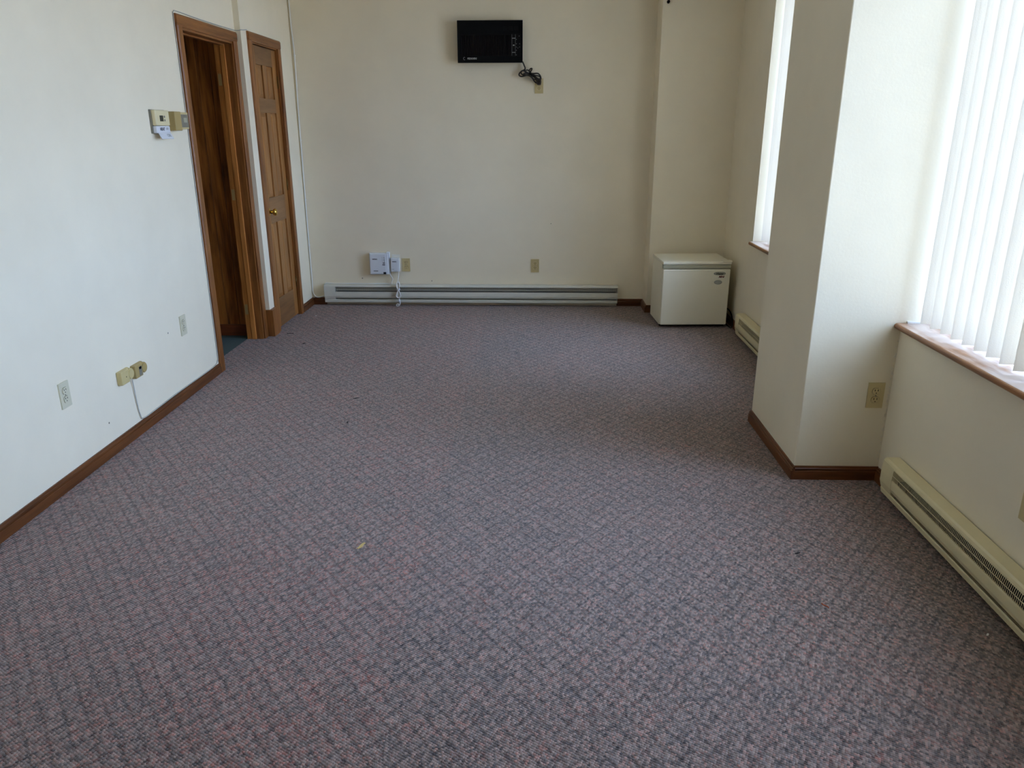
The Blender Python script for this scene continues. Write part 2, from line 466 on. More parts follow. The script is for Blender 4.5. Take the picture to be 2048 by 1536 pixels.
def lathe_bm(profile, axis_origin, axis_dir, seg=24, bm=None):
    """profile: list of (distance along axis, radius)"""
    if bm is None:
        bm = bmesh.new()
    o = Vector(axis_origin); d = Vector(axis_dir).normalized(); a = d.orthogonal().normalized(); b_ = d.cross(a)
    rings = []
    for h, r in profile:
        if r < 1e-6:
            rings.append([bm.verts.new(o + d * h)])
        else:
            rings.append([bm.verts.new(o + d * h + (a * math.cos(2 * math.pi * k / seg) + b_ * math.sin(2 * math.pi * k / seg)) * r) for k in range(seg)])
    for A, B in zip(rings, rings[1:]):
        for k in range(seg):
            k2 = (k + 1) % seg
            if len(A) == 1 and len(B) == 1:
                continue
            if len(A) == 1:
                bm.faces.new((A[0], B[k], B[k2]))
            elif len(B) == 1:
                bm.faces.new((A[k], A[k2], B[0]))
            else:
                bm.faces.new((A[k], A[k2], B[k2], B[k]))
    if len(rings[0]) > 1:
        bm.faces.new(rings[0][::-1])
    if len(rings[-1]) > 1:
        bm.faces.new(rings[-1])
    return bm


def empty(name, loc=(0, 0, 0), rot=(0, 0, 0)):
    o = bpy.data.objects.new(name, None); COL.objects.link(o)
    o.location = loc; o.rotation_euler = rot; o.empty_display_size = 0.05
    return o


def tag(o, label=None, cat=None, group=None, kind=None):
    if label: o['label'] = label
    if cat: o['category'] = cat
    if group: o['group'] = group
    if kind: o['kind'] = kind
    return o


def struct(o, label=None, cat=None):
    return tag(o, label, cat, kind='structure')


def copy_tree(o, parent=None):
    c = o.copy(); COL.objects.link(c)
    if parent:
        c.parent = parent
    for ch in o.children:
        copy_tree(ch, c)
    return c


def text_obj(name, body, size, material, parent, loc, rot, bold=0.0, shear=0.0, xscale=1.0, depth=0.0004):
    cu = bpy.data.curves.new(name, 'FONT'); cu.body = body; cu.size = size; cu.align_x = 'CENTER'; cu.align_y = 'CENTER'
    cu.extrude = depth; cu.offset = bold; cu.shear = shear; cu.resolution_u = 2
    t = bpy.data.objects.new(name + '_tmp', cu); COL.objects.link(t)
    dg = bpy.context.evaluated_depsgraph_get(); dg.update()
    me = bpy.data.meshes.new_from_object(t.evaluated_get(dg)); me.name = name
    bpy.data.objects.remove(t); bpy.data.curves.remove(cu)
    me.materials.clear(); me.materials.append(material)
    o = bpy.data.objects.new(name, me); COL.objects.link(o)
    o.parent = parent; o.location = loc; o.rotation_euler = rot; o.scale = (xscale, 1, 1)
    return o


# ================================================================ the room shell
struct(box('floor', XL - 0.12, XR1 + WT, YF - 0.1, YB + 0.1, -0.10, 0.0, M_CARPET), 'mauve grey loop carpet with a dark diamond lattice', 'floor')
struct(box('floor_hall', -3.6, XL - 0.12, 4.0, 5.75, -0.10, 0.0, M_TEAL), 'dull teal carpet in the hall beyond the open doorway', 'floor')
struct(box('ceiling', -3.6, XR1 + WT, YF - 0.1, YB + 0.1, ZC, ZC + 0.1, M_CEIL), 'flat white ceiling', 'ceiling')

D1 = (4.72, 5.51, 2.06)    # doorway 1 opening: y0, y1, height
D2 = (5.745, 6.315, 2.085)  # doorway 2 opening
XLB = XL - 0.115
# left wall up to the jog, with the doorway cut out
boxes_left = [(XLB, XL, YF, D1[0], 0, ZC), (XLB, XL, D1[1], YJ, 0, ZC), (XLB, XL, D1[0], D1[1], D1[2], ZC)]
struct(boxes('wall_left', boxes_left, M_WALL), 'cream painted side wall with the open doorway', 'wall')
boxes_left2 = [(XLB, XL2, YJ, D2[0], 0, ZC), (XLB, XL2, D2[1], YB, 0, ZC), (XLB, XL2, D2[0], D2[1], D2[2], ZC),
               (XLB - 0.06, XLB, D2[0] - 0.1, D2[1] + 0.1, 0, D2[2] + 0.1)]
struct(boxes('wall_left_closet', boxes_left2, M_WALL), 'cream wall section standing slightly proud, holding the panelled door', 'wall')
struct(boxes('wall_back', [(-2.2, XR1 + WT, YB, YB + 0.12, 0, ZC)], M_WALL), 'cream end wall with the air conditioner', 'wall')
struct(box('wall_back_chase', CHX, XR2 + 0.02, CHY, YB, 0, ZC, M_WALL), 'boxed out cream corner behind the small fridge', 'wall')
struct(box('wall_front', -2.2, XR1 + WT, YF - 0.12, YF, 0, ZC, M_WALL), 'plain cream wall at the other end of the room', 'wall')
XO = XR1 + WT
struct(boxes('wall_right', [(XR1, XO, YF, CY0, 0, WZ[0]), (XR1, XO, YF, CY0, WZ[1], ZC), (XR1, XO, YF, W1[0], WZ[0], WZ[1])], M_WALL),
       'cream window wall on the near side of the square column', 'wall')
struct(boxes('wall_right_far', [(XR2, XO, CY1, YB, 0, WZ[0]), (XR2, XO, CY1, YB, WZ[1], ZC), (XR2, XO, CY1, W2[0], WZ[0], WZ[1]),
                                (XR2, XO, W2[1], YB, WZ[0], WZ[1])], M_WALL), 'cream window wall beyond the square column', 'wall')
struct(box('wall_right_column', CX0, XO, CY0, CY1, 0, ZC, M_WALL, bev=0.004), 'square cream column standing out between the two windows', 'column')
# hall beyond the doorway
struct(box('wall_hall_side', -3.7, -3.6, 4.0, 5.75, 0, ZC, M_WALL))
struct(box('wall_hall_near', -3.6, XLB, 3.9, 4.0, 0, ZC, M_WALL))
hall = struct(box('wall_hall_end', -3.6, XLB, 5.62, 5.75, 0, ZC, M_WALL), 'knotty wood planked hall wall seen through the doorway', 'wall')
pw = 0.0925
for i in range(9):
    x1 = XLB - 0.002 - i * pw
    box('plank', x1 - pw + 0.003, x1, 5.602, 5.625, 0.06, 2.5, M_PLANK, hall, bev=0.003)
hb = struct(obj('baseboard_hall', prism_bm([(5.602, 0), (5.602, 0.085), (5.595, 0.085), (5.588, 0.07), (5.586, 0.066), (5.586, 0)], 'X', -3.6, XLB - 0.001), wood('hall_base_wood', srgb(88, 40, 18), srgb(134, 70, 36), 'X')))

# outdoors
struct(box('ground', -60, 120, -80, 80, -3.2, -3.1, M_GROUND), 'paved ground outside the windows', 'ground')

# ---------------------------------------------------------------- baseboards
BH = 0.062


def base_profile(s):
    """(offset from wall, height), s = direction sign"""
    return [(0, 0), (0.016 * s, 0), (0.016 * s, BH * 0.62), (0.0150 * s, BH * 0.66), (0.0100 * s, BH * 0.69), (0.0100 * s, BH * 0.74), (0.0135 * s, BH * 0.78), (0.0135 * s, BH * 0.84), (0.0085 * s, BH * 0.88), (0.0070 * s, BH), (0, BH)]


def base_run(profile, axis, a0, a1, gap):
    bm = bmesh.new()
    for a, b_ in ([(a0, a1)] if gap is None else [(a0, gap[0]), (gap[1], a1)]):
        prism_bm(profile, axis, a, b_, bm)
    return bm


def base_y(name, xw, s, y0, y1, label, gap=None):
    o = obj(name, base_run([(xw + u, z) for u, z in base_profile(s)], 'Y', y0, y1, gap), M_BASE_Y)
    return struct(o, label, 'baseboard')


def base_x(name, yw, s, x0, x1, label, gap=None):
    o = obj(name, base_run([(yw + u, z) for u, z in base_profile(s)], 'X', x0, x1, gap), M_BASE_X)
    return struct(o, label, 'baseboard')


base_y('baseboard_left', XL, 1, YF, 4.66, 'long brown wooden baseboard under the phone jacks')
base_y('baseboard_left_corner', XL2, 1, 6.375, YB, 'short brown baseboard between the panelled door and the end wall')
base_x('baseboard_back', YB, -1, XL2 + 0.016, CHX, 'brown baseboard at both ends of the long off-white heater', (-1.880, 0.720))
base_y('baseboard_chase_side', CHX, -1, CHY - 0.016, YB - 0.016, 'short brown baseboard on the side of the boxed corner')
base_x('baseboard_chase', CHY, -1, CHX, XR2, 'brown baseboard behind the small fridge')
base_y('baseboard_right_far', XR2, -1, CY1, CHY - 0.016, 'brown baseboard at the ends of the heater beyond the column', (4.27, 5.62))
base_y('baseboard_column_side', CX0, -1, CY0 - 0.016, CY1, 'dark brown baseboard on the shaded side of the column')
base_x('baseboard_column', CY0, -1, CX0, XR1, 'reddish brown baseboard across the lit face of the column')
base_y('baseboard_right', XR1, -1, YF, CY0 - 0.016, 'brown baseboard at the ends of the almond heater under the blinds', (0.935, 2.985))
# tall plinth block at the jog
pl = boxes('trim_1', [(XL2 - 0.04 + 0.003, XL2 + 0.028, YJ - 0.016, YJ + 0.0, 0, 0.205), (XL2, XL2 + 0.028, YJ, D2[0] - 0.062, 0, 0.205)], M_CASE, bev=0.003)
struct(pl, 'tall brown plinth block wrapping the corner between the two doors', 'trim')

# ---------------------------------------------------------------- doorway 1 (open, no leaf in view)
d1 = struct(empty('door_1', (XL, (D1[0] + D1[1]) / 2, 0)), 'open doorway with brown casing looking into the wood planked hall', 'doorway')


def child(o, parent):
    o.parent = parent
    o.location = o.location - parent.location
    return o


def casing(parent, xw, y0, y1, zt, w=0.06, t=0.017, m=M_CASE, my=M_CASE_Y):
    for a, b_ in ((y0 - w, y0 + 0.004), (y1 - 0.004, y1 + w)):
        prof = [(xw, a), (xw, b_), (xw + t * 0.7, b_), (xw + t, b_ - 0.010 if b_ > y1 - 0.1 else b_ - 0.006), (xw + t, a + 0.010), (xw + t * 0.7, a)]
        child(obj('casing', prism_bm(prof, 'Z', 0, zt), m), parent)
    prof = [(xw, zt - 0.004), (xw + t * 0.7, zt - 0.004), (xw + t, zt + 0.008), (xw + t, zt + w - 0.010), (xw + t * 0.7, zt + w), (xw, zt + w)]
    child(obj('head_casing', prism_bm(prof, 'Y', y0 - w, y1 + w), my), parent)


casing(d1, XL, D1[0], D1[1], D1[2])
jt = 0.018
child(box('jamb', XLB - 0.003, XL + 0.002, D1[0], D1[0] + jt, 0, D1[2], M_JAMB), d1)
child(box('jamb', XLB - 0.003, XL + 0.002, D1[1] - jt, D1[1], 0, D1[2], M_CASE), d1)
child(box('head_jamb', XLB - 0.003, XL + 0.002, D1[0] + jt, D1[1] - jt, D1[2] - jt, D1[2], M_CASE_Y), d1)
for a, b_ in ((D1[0] + jt, D1[0] + jt + 0.011), (D1[1] - jt - 0.011, D1[1] - jt)):
    child(box('stop', XL - 0.079, XL - 0.047, a, b_, 0, D1[2] - jt, M_JAMB, bev=0.002), d1)
child(box('head_stop', XL - 0.079, XL - 0.047, D1[0] + jt + 0.011, D1[1] - jt - 0.011, D1[2] - jt - 0.011, D1[2] - jt, M_CASE_Y, bev=0.002), d1)
child(box('jamb_liner', XLB - 0.003, XL - 0.079, D1[1] - jt - 0.003, D1[1] - jt, 0, D1[2] - jt, M_JAMB), d1)
for zz in (0.19, 1.02, 1.78):
    h_ = child(box('hinge', XLB + 0.003, XLB + 0.026, D1[1] - jt - 0.0055, D1[1] - jt - 0.003, zz, zz + 0.075, M_PLATE, bev=0.001), d1)

# ---------------------------------------------------------------- door 2: narrow six-panel door
d2 = struct(empty('door_2', (XL2, (D2[0] + D2[1]) / 2, 0)), 'narrow brown six panel door with a brass knob', 'door')
casing(d2, XL2, D2[0], D2[1], D2[2], w=0.058)
for a, b_ in ((D2[0], D2[0] + 0.012), (D2[1] - 0.012, D2[1])):
    child(box('jamb', XLB, XL2 + 0.002, a, b_, 0, D2[2], M_CASE), d2)
child(box('head_jamb', XLB, XL2 + 0.002, D2[0] + 0.012, D2[1] - 0.012, D2[2] - 0.012, D2[2], M_CASE_Y), d2)
LY0, LY1, LZ0, LZ1 = D2[0] + 0.015, D2[1] - 0.015, 0.010, D2[2] - 0.016
LXF = XL2 - 0.012           # face of the leaf
leaf = child(box('door_leaf', LXF - 0.036, LXF - 0.011, LY0, LY1, LZ0, LZ1, M_DOOR), d2)


def sub(o, part, root):
    o.parent = part
    o.location = (0, 0, 0)
    # part meshes are authored in world space; part.location already undoes the root's place
    return o


st = 0.088
mull = 0.082
yc = (LY0 + LY1) / 2
rails = [(LZ0, 0.235), (0.815, 1.005), (1.615, 1.715), (1.945, LZ1)]
for a, b_ in ((LY0, LY0 + st), (LY1 - st, LY1)):
    sub(box('stile', LXF - 0.012, LXF, a, b_, LZ0, LZ1, M_DOOR, bev=0.0015), leaf, d2)
for a, b_ in rails:
    sub(box('rail', LXF - 0.012, LXF, LY0 + st, LY1 - st, a, b_, M_DOOR_Y, bev=0.0015), leaf, d2)
for (a0, a1), (b0, b1) in zip(rails, rails[1:]):
    sub(box('mullion', LXF - 0.012, LXF, yc - mull / 2, yc + mull / 2, a1, b0, M_DOOR, bev=0.0015), leaf, d2)
    for ya, yb in ((LY0 + st, yc - mull / 2), (yc + mull / 2, LY1 - st)):
        bm = bmesh.new()
        o0 = [(LXF - 0.0115, y, z) for y, z in ((ya + 0.006, a1 + 0.006), (yb - 0.006, a1 + 0.006), (yb - 0.006, b0 - 0.006), (ya + 0.006, b0 - 0.006))]
        o1 = [(LXF - 0.003, y, z) for y, z in ((ya + 0.03, a1 + 0.03), (yb - 0.03, a1 + 0.03), (yb - 0.03, b0 - 0.03), (ya + 0.03, b0 - 0.03))]
        A = [bm.verts.new(c) for c in o0]; B = [bm.verts.new(c) for c in o1]
        bm.faces.new(B); bm.faces.new(A[::-1])
        for i in range(4):
            bm.faces.new((A[i], A[(i + 1) % 4], B[(i + 1) % 4], B[i]))
        sub(obj('panel', bm, M_DOOR), leaf, d2)
KY, KZ = LY0 + 0.055, 0.905
knob = child(obj('knob', lathe_bm([(0.0, 0.012), (0.030, 0.012), (0.034, 0.018), (0.042, 0.025), (0.052, 0.027), (0.060, 0.023), (0.064, 0.012), (0.065, 0.0)], (LXF - 0.001, KY, KZ), (1, 0, 0)), M_BRASS, None, True), d2)
sub(obj('rosette', lathe_bm([(0, 0.032), (0.004, 0.032), (0.009, 0.026), (0.011, 0.014), (0.011, 0.0)], (LXF - 0.0005, KY, KZ), (1, 0, 0)), M_BRASS, None, True), knob, d2)
for zz in (0.24, 1.03, 1.80):
    hg = child(obj('hinge', lathe_bm([(0, 0.0), (0, 0.006), (0.088, 0.006), (0.088, 0.0)], (LXF + 0.004, LY1 + 0.004, zz), (0, 0, 1), 10), M_OLDBRASS, None, True), d2)

# ---------------------------------------------------------------- windows


def window(name, xw, y0, y1, label, sill_y):
    w = struct(empty(name, (xw + 0.16, (y0 + y1) / 2, WZ[0])), label, 'window')
    xa, xb = xw + 0.15, xw + 0.215
    ft = 0.05
    z0, z1 = WZ
    child(box('frame', xa, xb, y0, y0 + ft, z0, z1, M_VINYL, bev=0.004), w)
    child(box('frame', xa, xb, y1 - ft, y1, z0, z1, M_VINYL, bev=0.004), w)
    child(box('frame', xa, xb, y0 + ft, y1 - ft, z1 - ft, z1, M_VINYL, bev=0.004), w)
    child(box('frame', xa, xb, y0 + ft, y1 - ft, z0, z0 + ft, M_VINYL, bev=0.004), w)
    nb = 3 if y1 - y0 > 2 else 2
    for k in range(1, nb):
        ym = y0 + (y1 - y0) * k / nb
        child(box('mullion', xa + 0.01, xb - 0.005, ym - 0.025, ym + 0.025, z0 + ft, z1 - ft, M_VINYL, bev=0.004), w)
    for k in range(nb):
        a = y0 + (y1 - y0) * k / nb + (0.05 if k == 0 else 0.025); b_ = y0 + (y1 - y0) * (k + 1) / nb - (0.05 if k == nb - 1 else 0.025)
        child(box('pane', xa + 0.028, xa + 0.032, a, b_, z0 + ft, z1 - ft, M_GLASS), w)
    # wooden sill with a rounded nose
    t = 0.026; zt = z0 + 0.022; n0 = xw - 0.030
    prof = [(xa, z0 - 0.004), (xa, zt), (n0 + 0.013, zt)]
    for i in range(1, 8):
        a = math.radians(90 + 180 * i / 8)
        prof.append((n0 + 0.013 + 0.013 * math.cos(a), zt - 0.013 + 0.013 * math.sin(a)))
    prof += [(n0 + 0.013, zt - t), (xw - 0.0005, zt - t), (xw - 0.0005, z0 - 0.004)]
    s = child(obj('sill', prism_bm(prof, 'Y', sill_y[0], sill_y[1]), M_SILL), w)
    return w


window('window_1', XR1, W1[0], W1[1], 'wide window behind the vertical blinds beside the column', (W1[0], W1[1] - 0.001))
window('window_2', XR2, W2[0], W2[1], 'window with vertical blinds beyond the column above the fridge', (W2[0], W2[1] + 0.0))
# white weather strip lying on the sill against the column
tag(box('sealing_strip', XR1 + 0.02, XR1 + 0.115, CY0 - 0.010, CY0 - 0.0005, WZ[0] + 0.0221, WZ[0] + 0.031, M_VINYL, bev=0.001),
    'thin white strip lying on the wooden sill against the column', 'strip')


# ---------------------------------------------------------------- vertical blinds
def blinds(name, xw, y0, y1, spacing, ang, label, y_first, count=None):
    root = tag(empty(name, (xw + 0.085, (y0 + y1) / 2, WZ[1])), label, 'blinds')
    child(box('headrail', xw + 0.060, xw + 0.105, y0 + 0.02, y1 - 0.02, WZ[1] - 0.045, WZ[1], M_VINYL, bev=0.003), root)
    zb, zt = WZ[0] + 0.035, WZ[1] - 0.06
    w = 0.089
    bm = bmesh.new()
    nseg = 6
    rows = []
    for z in (zb, zt):
        for off in (0.0004, -0.0004):
            rows.append([bm.verts.new((-w / 2 + w * i / nseg, 0.004 * (1 - (2 * i / nseg - 1) ** 2) + off, z)) for i in range(nseg + 1)])
    b0, b1, t0, t1 = rows
    for i in range(nseg):
        bm.faces.new((b0[i], b0[i + 1], t0[i + 1], t0[i])); bm.faces.new((b1[i + 1], b1[i], t1[i], t1[i + 1]))
        bm.faces.new((b0[i], b1[i], b1[i + 1], b0[i + 1])); bm.faces.new((t0[i + 1], t1[i + 1], t1[i], t0[i]))
    bm.faces.new((b0[0], t0[0], t1[0], b1[0])); bm.faces.new((b0[-1], b1[-1], t1[-1], t0[-1]))
    proto = obj('vane', bm, M_VANE, root)
    cbm = box_bm(-0.006, 0.006, -0.0015, 0.0015, zt, zt + 0.018)
    clip = obj('carrier_clip', cbm, M_VINYL, proto)
    y = y_first; first = True
    rnd = random.Random(3)
    k_ = 0
    while y > y0 + 0.04 and (count is None or k_ < count):
        k_ += 1
        if first:
            v, c = proto, clip; first = False
        else:
            v = proto.copy(); COL.objects.link(v); c = clip.copy(); COL.objects.link(c); c.parent = v
        v.parent = root
        v.location = (0, y - root.location.y, -root.location.z)
        v.rotation_euler = (0, 0, math.radians(ang + rnd.uniform(-2, 2)))
        y -= spacing
    return root


blinds('vertical_blinds', XR1, W1[0], W1[1], 0.0805, -17, 'open cream vertical blinds hanging over the long wooden sill beside the column', 3.09)
blinds('vertical_blinds', XR2, W2[0], W2[1], 0.0805, -16, 'open cream vertical blinds in the window above the fridge', 5.545)


# ---------------------------------------------------------------- electric baseboard heaters
def heater(name, length, material, label, end_box=0.10, box_at_start=True, box_at_end=False):
    """built along local +X, wall at local y=0, room towards -y"""
    root = tag(empty(name), label, 'heater')
    D = 0.066
    body_prof = [(0, 0.035), (0, 0.186), (-0.006, 0.188), (-0.006, 0.045), (-0.040, 0.045), (-0.040, 0.035)]
    obj('back_pan', prism_bm(body_prof, 'X', 0, length), material, root)
    top = [(0, 0.180), (0, 0.188), (-0.052, 0.188), (-0.060, 0.184), (-0.064, 0.176), (-0.064, 0.170), (-0.060, 0.170), (-0.058, 0.180)]
    obj('top_cap', prism_bm(top, 'X', 0, length), material, root)
    s0 = end_box if box_at_start else 0.004
    s1 = length - (end_box if box_at_end else 0.004)
    front = [(-0.062, 0.128), (-0.067, 0.128), (-0.068, 0.120), (-0.068, 0.090), (-0.063, 0.074), (-0.058, 0.072), (-0.062, 0.090)]
    obj('front_panel', prism_bm(front, 'X', s0, s1), material, root)
    lip = [(-0.006, 0.030), (-0.006, 0.036), (-0.050, 0.036), (-0.053, 0.056), (-0.058, 0.058), (-0.060, 0.052), (-0.056, 0.032), (-0.052, 0.030)]
    obj('bottom_lip', prism_bm(lip, 'X', 0, length), material, root)
    obj('heating_element', box_bm(s0 + 0.01, s1 - 0.01, -0.046, -0.012, 0.082, 0.128), M_STEEL, root)
    # fins: too fine to pick apart
    bm = bmesh.new()
    pitch = 0.0088; k = int((s1 - s0 - 0.004) / pitch)
    for i in range(k):
        x = s0 + 0.004 + i * pitch
        P = [(-0.0635, 0.170), (-0.0665, 0.150), (-0.0665, 0.128)]
        for (ya, za), (yb, zb) in zip(P, P[1:]):
            vsx = [bm.verts.new(c) for c in ((x, ya, za), (x + 0.0017, ya, za), (x + 0.0017, yb, zb), (x, yb, zb), (x, ya + 0.0012, za), (x + 0.0017, ya + 0.0012, za), (x + 0.0017, yb + 0.0012, zb), (x, yb + 0.0012, zb))]
            for q in ((0, 1, 2, 3), (0, 4, 5, 1), (1, 5, 6, 2), (0, 3, 7, 4)):
                bm.faces.new([vsx[j] for j in q])
    tag(obj('grille_fins', bm, M_FIN if material is M_HEATW else material, root), 'fine upright fins of the grille', kind='stuff')
    obj('grille_wire', tube_bm([(s0, -0.0672, 0.149), (s1, -0.0672, 0.149)], 0.0013, 6, 1), material, root)
    endp = [(0, 0.035), (0, 0.180), (-0.058, 0.180), (-0.0645, 0.172), (-0.0685, 0.130), (-0.0685, 0.088), (-0.062, 0.064), (-0.052, 0.045), (-0.040, 0.035)]
    for on, a, b_ in ((box_at_start, 0.0, end_box), (box_at_end, length - end_box, length)):
        if on:
            obj('end_cover', prism_bm(endp, 'X', a + 0.001, b_ - 0.001), material, root)
        else:
            a2, b2 = (0, 0.004) if a == 0 else (length - 0.004, length)
            obj('end_plate', prism_bm(endp, 'X', a2, b2), material, root)
    return root


h1 = heater('baseboard_heater', 2.60, M_HEATW, 'long off-white electric baseboard heater on the end wall')
h1.location = (-1.880, YB - 0.006, 0)
h2 = heater('baseboard_heater', 2.05, M_ALMOND, 'almond electric baseboard heater under the blinds beside the column outlet')
h2.location = (XR1 - 0.006, 2.985, 0); h2.rotation_euler = (0, 0, -math.pi / 2)
h3 = heater('baseboard_heater', 1.35, M_ALMOND, 'almond electric baseboard heater between the fridge and the column')
h3.location = (XR2 - 0.006, 5.62, 0); h3.rotation_euler = (0, 0, -math.pi / 2)
tag(h1, group='electric baseboard heaters'); tag(h2, group='electric baseboard heaters'); tag(h3, group='electric baseboard heaters')


# ---------------------------------------------------------------- duplex outlets
def outlet_proto(material, name='wall_outlet'):
    """local: wall at y=0, room towards -y, centre at the origin"""
    root = empty(name)
    pb = bmesh.new(); loops_ = [[(-0.035, -0.0575), (0.035, -0.0575), (0.035, 0.0575), (-0.035, 0.0575)]]
    for s in (1, -1):
        loops_.append([(0.0188 * math.cos(2 * math.pi * i / 24), max(-0.0151, min(0.0151, 0.0188 * math.sin(2 * math.pi * i / 24))) + s * 0.0195) for i in range(24)])
    es = []
    for lp in loops_:
        vv = [pb.verts.new((u, -0.006, w)) for u, w in lp]
        es += [pb.edges.new((vv[k], vv[(k + 1) % len(vv)])) for k in range(len(vv))]
    fill = bmesh.ops.triangle_fill(pb, edges=es, use_beauty=True)
    ex = bmesh.ops.extrude_face_region(pb, geom=[g_ for g_ in fill['geom'] if isinstance(g_, bmesh.types.BMFace)])
    for v_ in ex['geom']:
        if isinstance(v_, bmesh.types.BMVert):
            v_.co.y = 0.0
    obj('plate', pb, material, root)
    for s in (1, -1):
        bm = bmesh.new()
        prof = []
        for i in range(24):
            a = 2 * math.pi * i / 24
            prof.append((0.0172 * math.cos(a), max(-0.0135, min(0.0135, 0.0172 * math.sin(a))) + s * 0.0195))
        rec = obj('receptacle', prism_bm(prof, 'Y', -0.0085, -0.0), material, root)
        for dx in (-0.0065, 0.0065):
            obj('slot', box_bm(dx - 0.0015, dx + 0.0015, -0.0089, -0.0084, s * 0.0195 + 0.0005, s * 0.0195 + 0.0085), M_BLACK, rec)
        gp = [(0.0024 * math.cos(2 * math.pi * i / 10), s * 0.0195 - 0.0075 + 0.0024 * math.sin(2 * math.pi * i / 10)) for i in range(10)]
        obj('slot', prism_bm(gp, 'Y', -0.0089, -0.0084), M_BLACK, rec)
    sp = [(0.0028 * math.cos(2 * math.pi * i / 12), 0.0028 * math.sin(2 * math.pi * i / 12)) for i in range(12)]
    obj('screw', prism_bm(sp, 'Y', -0.0075, -0.0055), M_GREY, root)
    return root


iv = outlet_proto(M_IVORY)
pale = outlet_proto(M_WHITEO)
G_OUT = 'duplex wall outlets'


def place(o, loc, rz, label):
    o.location = loc; o.rotation_euler = (0, 0, rz)
    tag(o, label, 'outlet', G_OUT)
    return o


place(iv, (0.013, YB, 1.831), 0, 'ivory wall outlet under the air conditioner with a brown plug in it')
place(copy_tree(iv), (-0.008, YB, 0.355), 0, 'ivory wall outlet alone above the middle of the long heater')
place(copy_tree(iv), (-1.149, YB, 0.358), 0, 'ivory wall outlet next to the white adapter above the long heater')
place(copy_tree(iv), (1.477, CY0, 0.400), 0, 'ivory wall outlet on the lit face of the column')
place(copy_tree(iv), (XR1, 2.17, 0.385), math.radians(-90), 'ivory wall outlet above the almond heater under the blinds')
place(pale, (XL, 3.069, 0.404), math.radians(90), 'pale wall outlet on the side wall farther from the doorway than the jacks')
place(copy_tree(pale), (XL, 4.245, 0.42), math.radians(90), 'pale wall outlet on the side wall between the jacks and the doorway')
wo = place(outlet_proto(M_WHITE2), (-1.236, YB, 0.392), 0, 'white wall outlet half hidden behind the plugged in adapter')

# ---------------------------------------------------------------- phone jacks and wire
def disc_profile(r, n=20):
    return [(r * math.cos(2 * math.pi * i / n), r * math.sin(2 * math.pi * i / n)) for i in range(n)]


def jack(name, loc, label, material, opened):
    """local: wall at x=0, room towards +x"""
    root = tag(empty(name, loc), label, 'phone jack', 'surface phone jacks')
    obj('base', box_bm(0, 0.028, -0.038, 0.034, -0.034, 0.034, 0.004), material, root)
    obj('shoulder', box_bm(0, 0.016, 0.030, 0.062, -0.030, 0.034, 0.005), material, root)
    bm = prism_bm([(y + 0.052, z + 0.002) for y, z in disc_profile(0.028)], 'X', 0.014, 0.030)
    bmesh.ops.bevel(bm, geom=[e for e in bm.edges if abs(e.verts[0].co.x - e.verts[1].co.x) < 1e-6 and e.verts[0].co.x > 0.02], offset=0.004, segments=2, affect='EDGES')
    obj('round_cover', bm, material, root)
    if opened:
        s = obj('socket', box_bm(0.0275, 0.0285, -0.004, 0.024, -0.028, 0.020), M_GREY, root)
        obj('socket_hole', box_bm(0.0284, 0.0290, -0.001, 0.020, 0.006, 0.019), M_BLACK, s)
    else:
        obj('screw', prism_bm([(y + 0.004, z) for y, z in disc_profile(0.003, 10)], 'X', 0.027, 0.0285), M_BLACK, root)
    return root


jack('phone_jack', (XL, 3.522, 0.338), 'pale yellow phone jack with the wire hanging from it', M_IVORY if False else M_BEIGE, False)
jack('phone_jack', (XL, 3.655, 0.330), 'darker yellow phone jack with an open grey socket', M_TAN, True)
zt = BH + 0.004
wire_pts = [(XL + 0.012, 3.60, 0.305), (XL + 0.008, 3.612, 0.25), (XL + 0.006, 3.620, 0.17), (XL + 0.006, 3.632, 0.10), (XL + 0.006, 3.66, zt + 0.003),
            (XL + 0.005, 3.80, zt), (XL + 0.005, 4.05, zt + 0.003), (XL + 0.005, 4.35, zt), (XL + 0.005, 4.58, zt + 0.001), (XL + 0.004, 4.640, zt + 0.02), (XL + 0.004, 4.652, 0.16),
            (XL + 0.004, 4.651, 0.7), (XL + 0.004, 4.649, 1.3), (XL + 0.004, 4.651, 1.8), (XL + 0.004, 4.648, 2.09), (XL + 0.004, 4.656, 2.125), (XL + 0.004, 4.70, 2.134),
            (XL + 0.004, 5.0, 2.130), (XL + 0.004, 5.3, 2.130), (XL + 0.004, 5.50, 2.132), (XL + 0.004, 5.555, 2.132), (XL + 0.006, 5.569, 2.132), (XL2 - 0.015, 5.573, 2.132), (XL2 + 0.005, 5.574, 2.135), (XL2 + 0.005, 5.62, 2.140), (XL2 + 0.005, 5.69, 2.149)]
tag(tube('phone_wire', wire_pts, 0.0028, M_WIRE, None, 6, 6), 'thin greyish wire from the jack along the baseboard and around the doorway casing', 'wire')

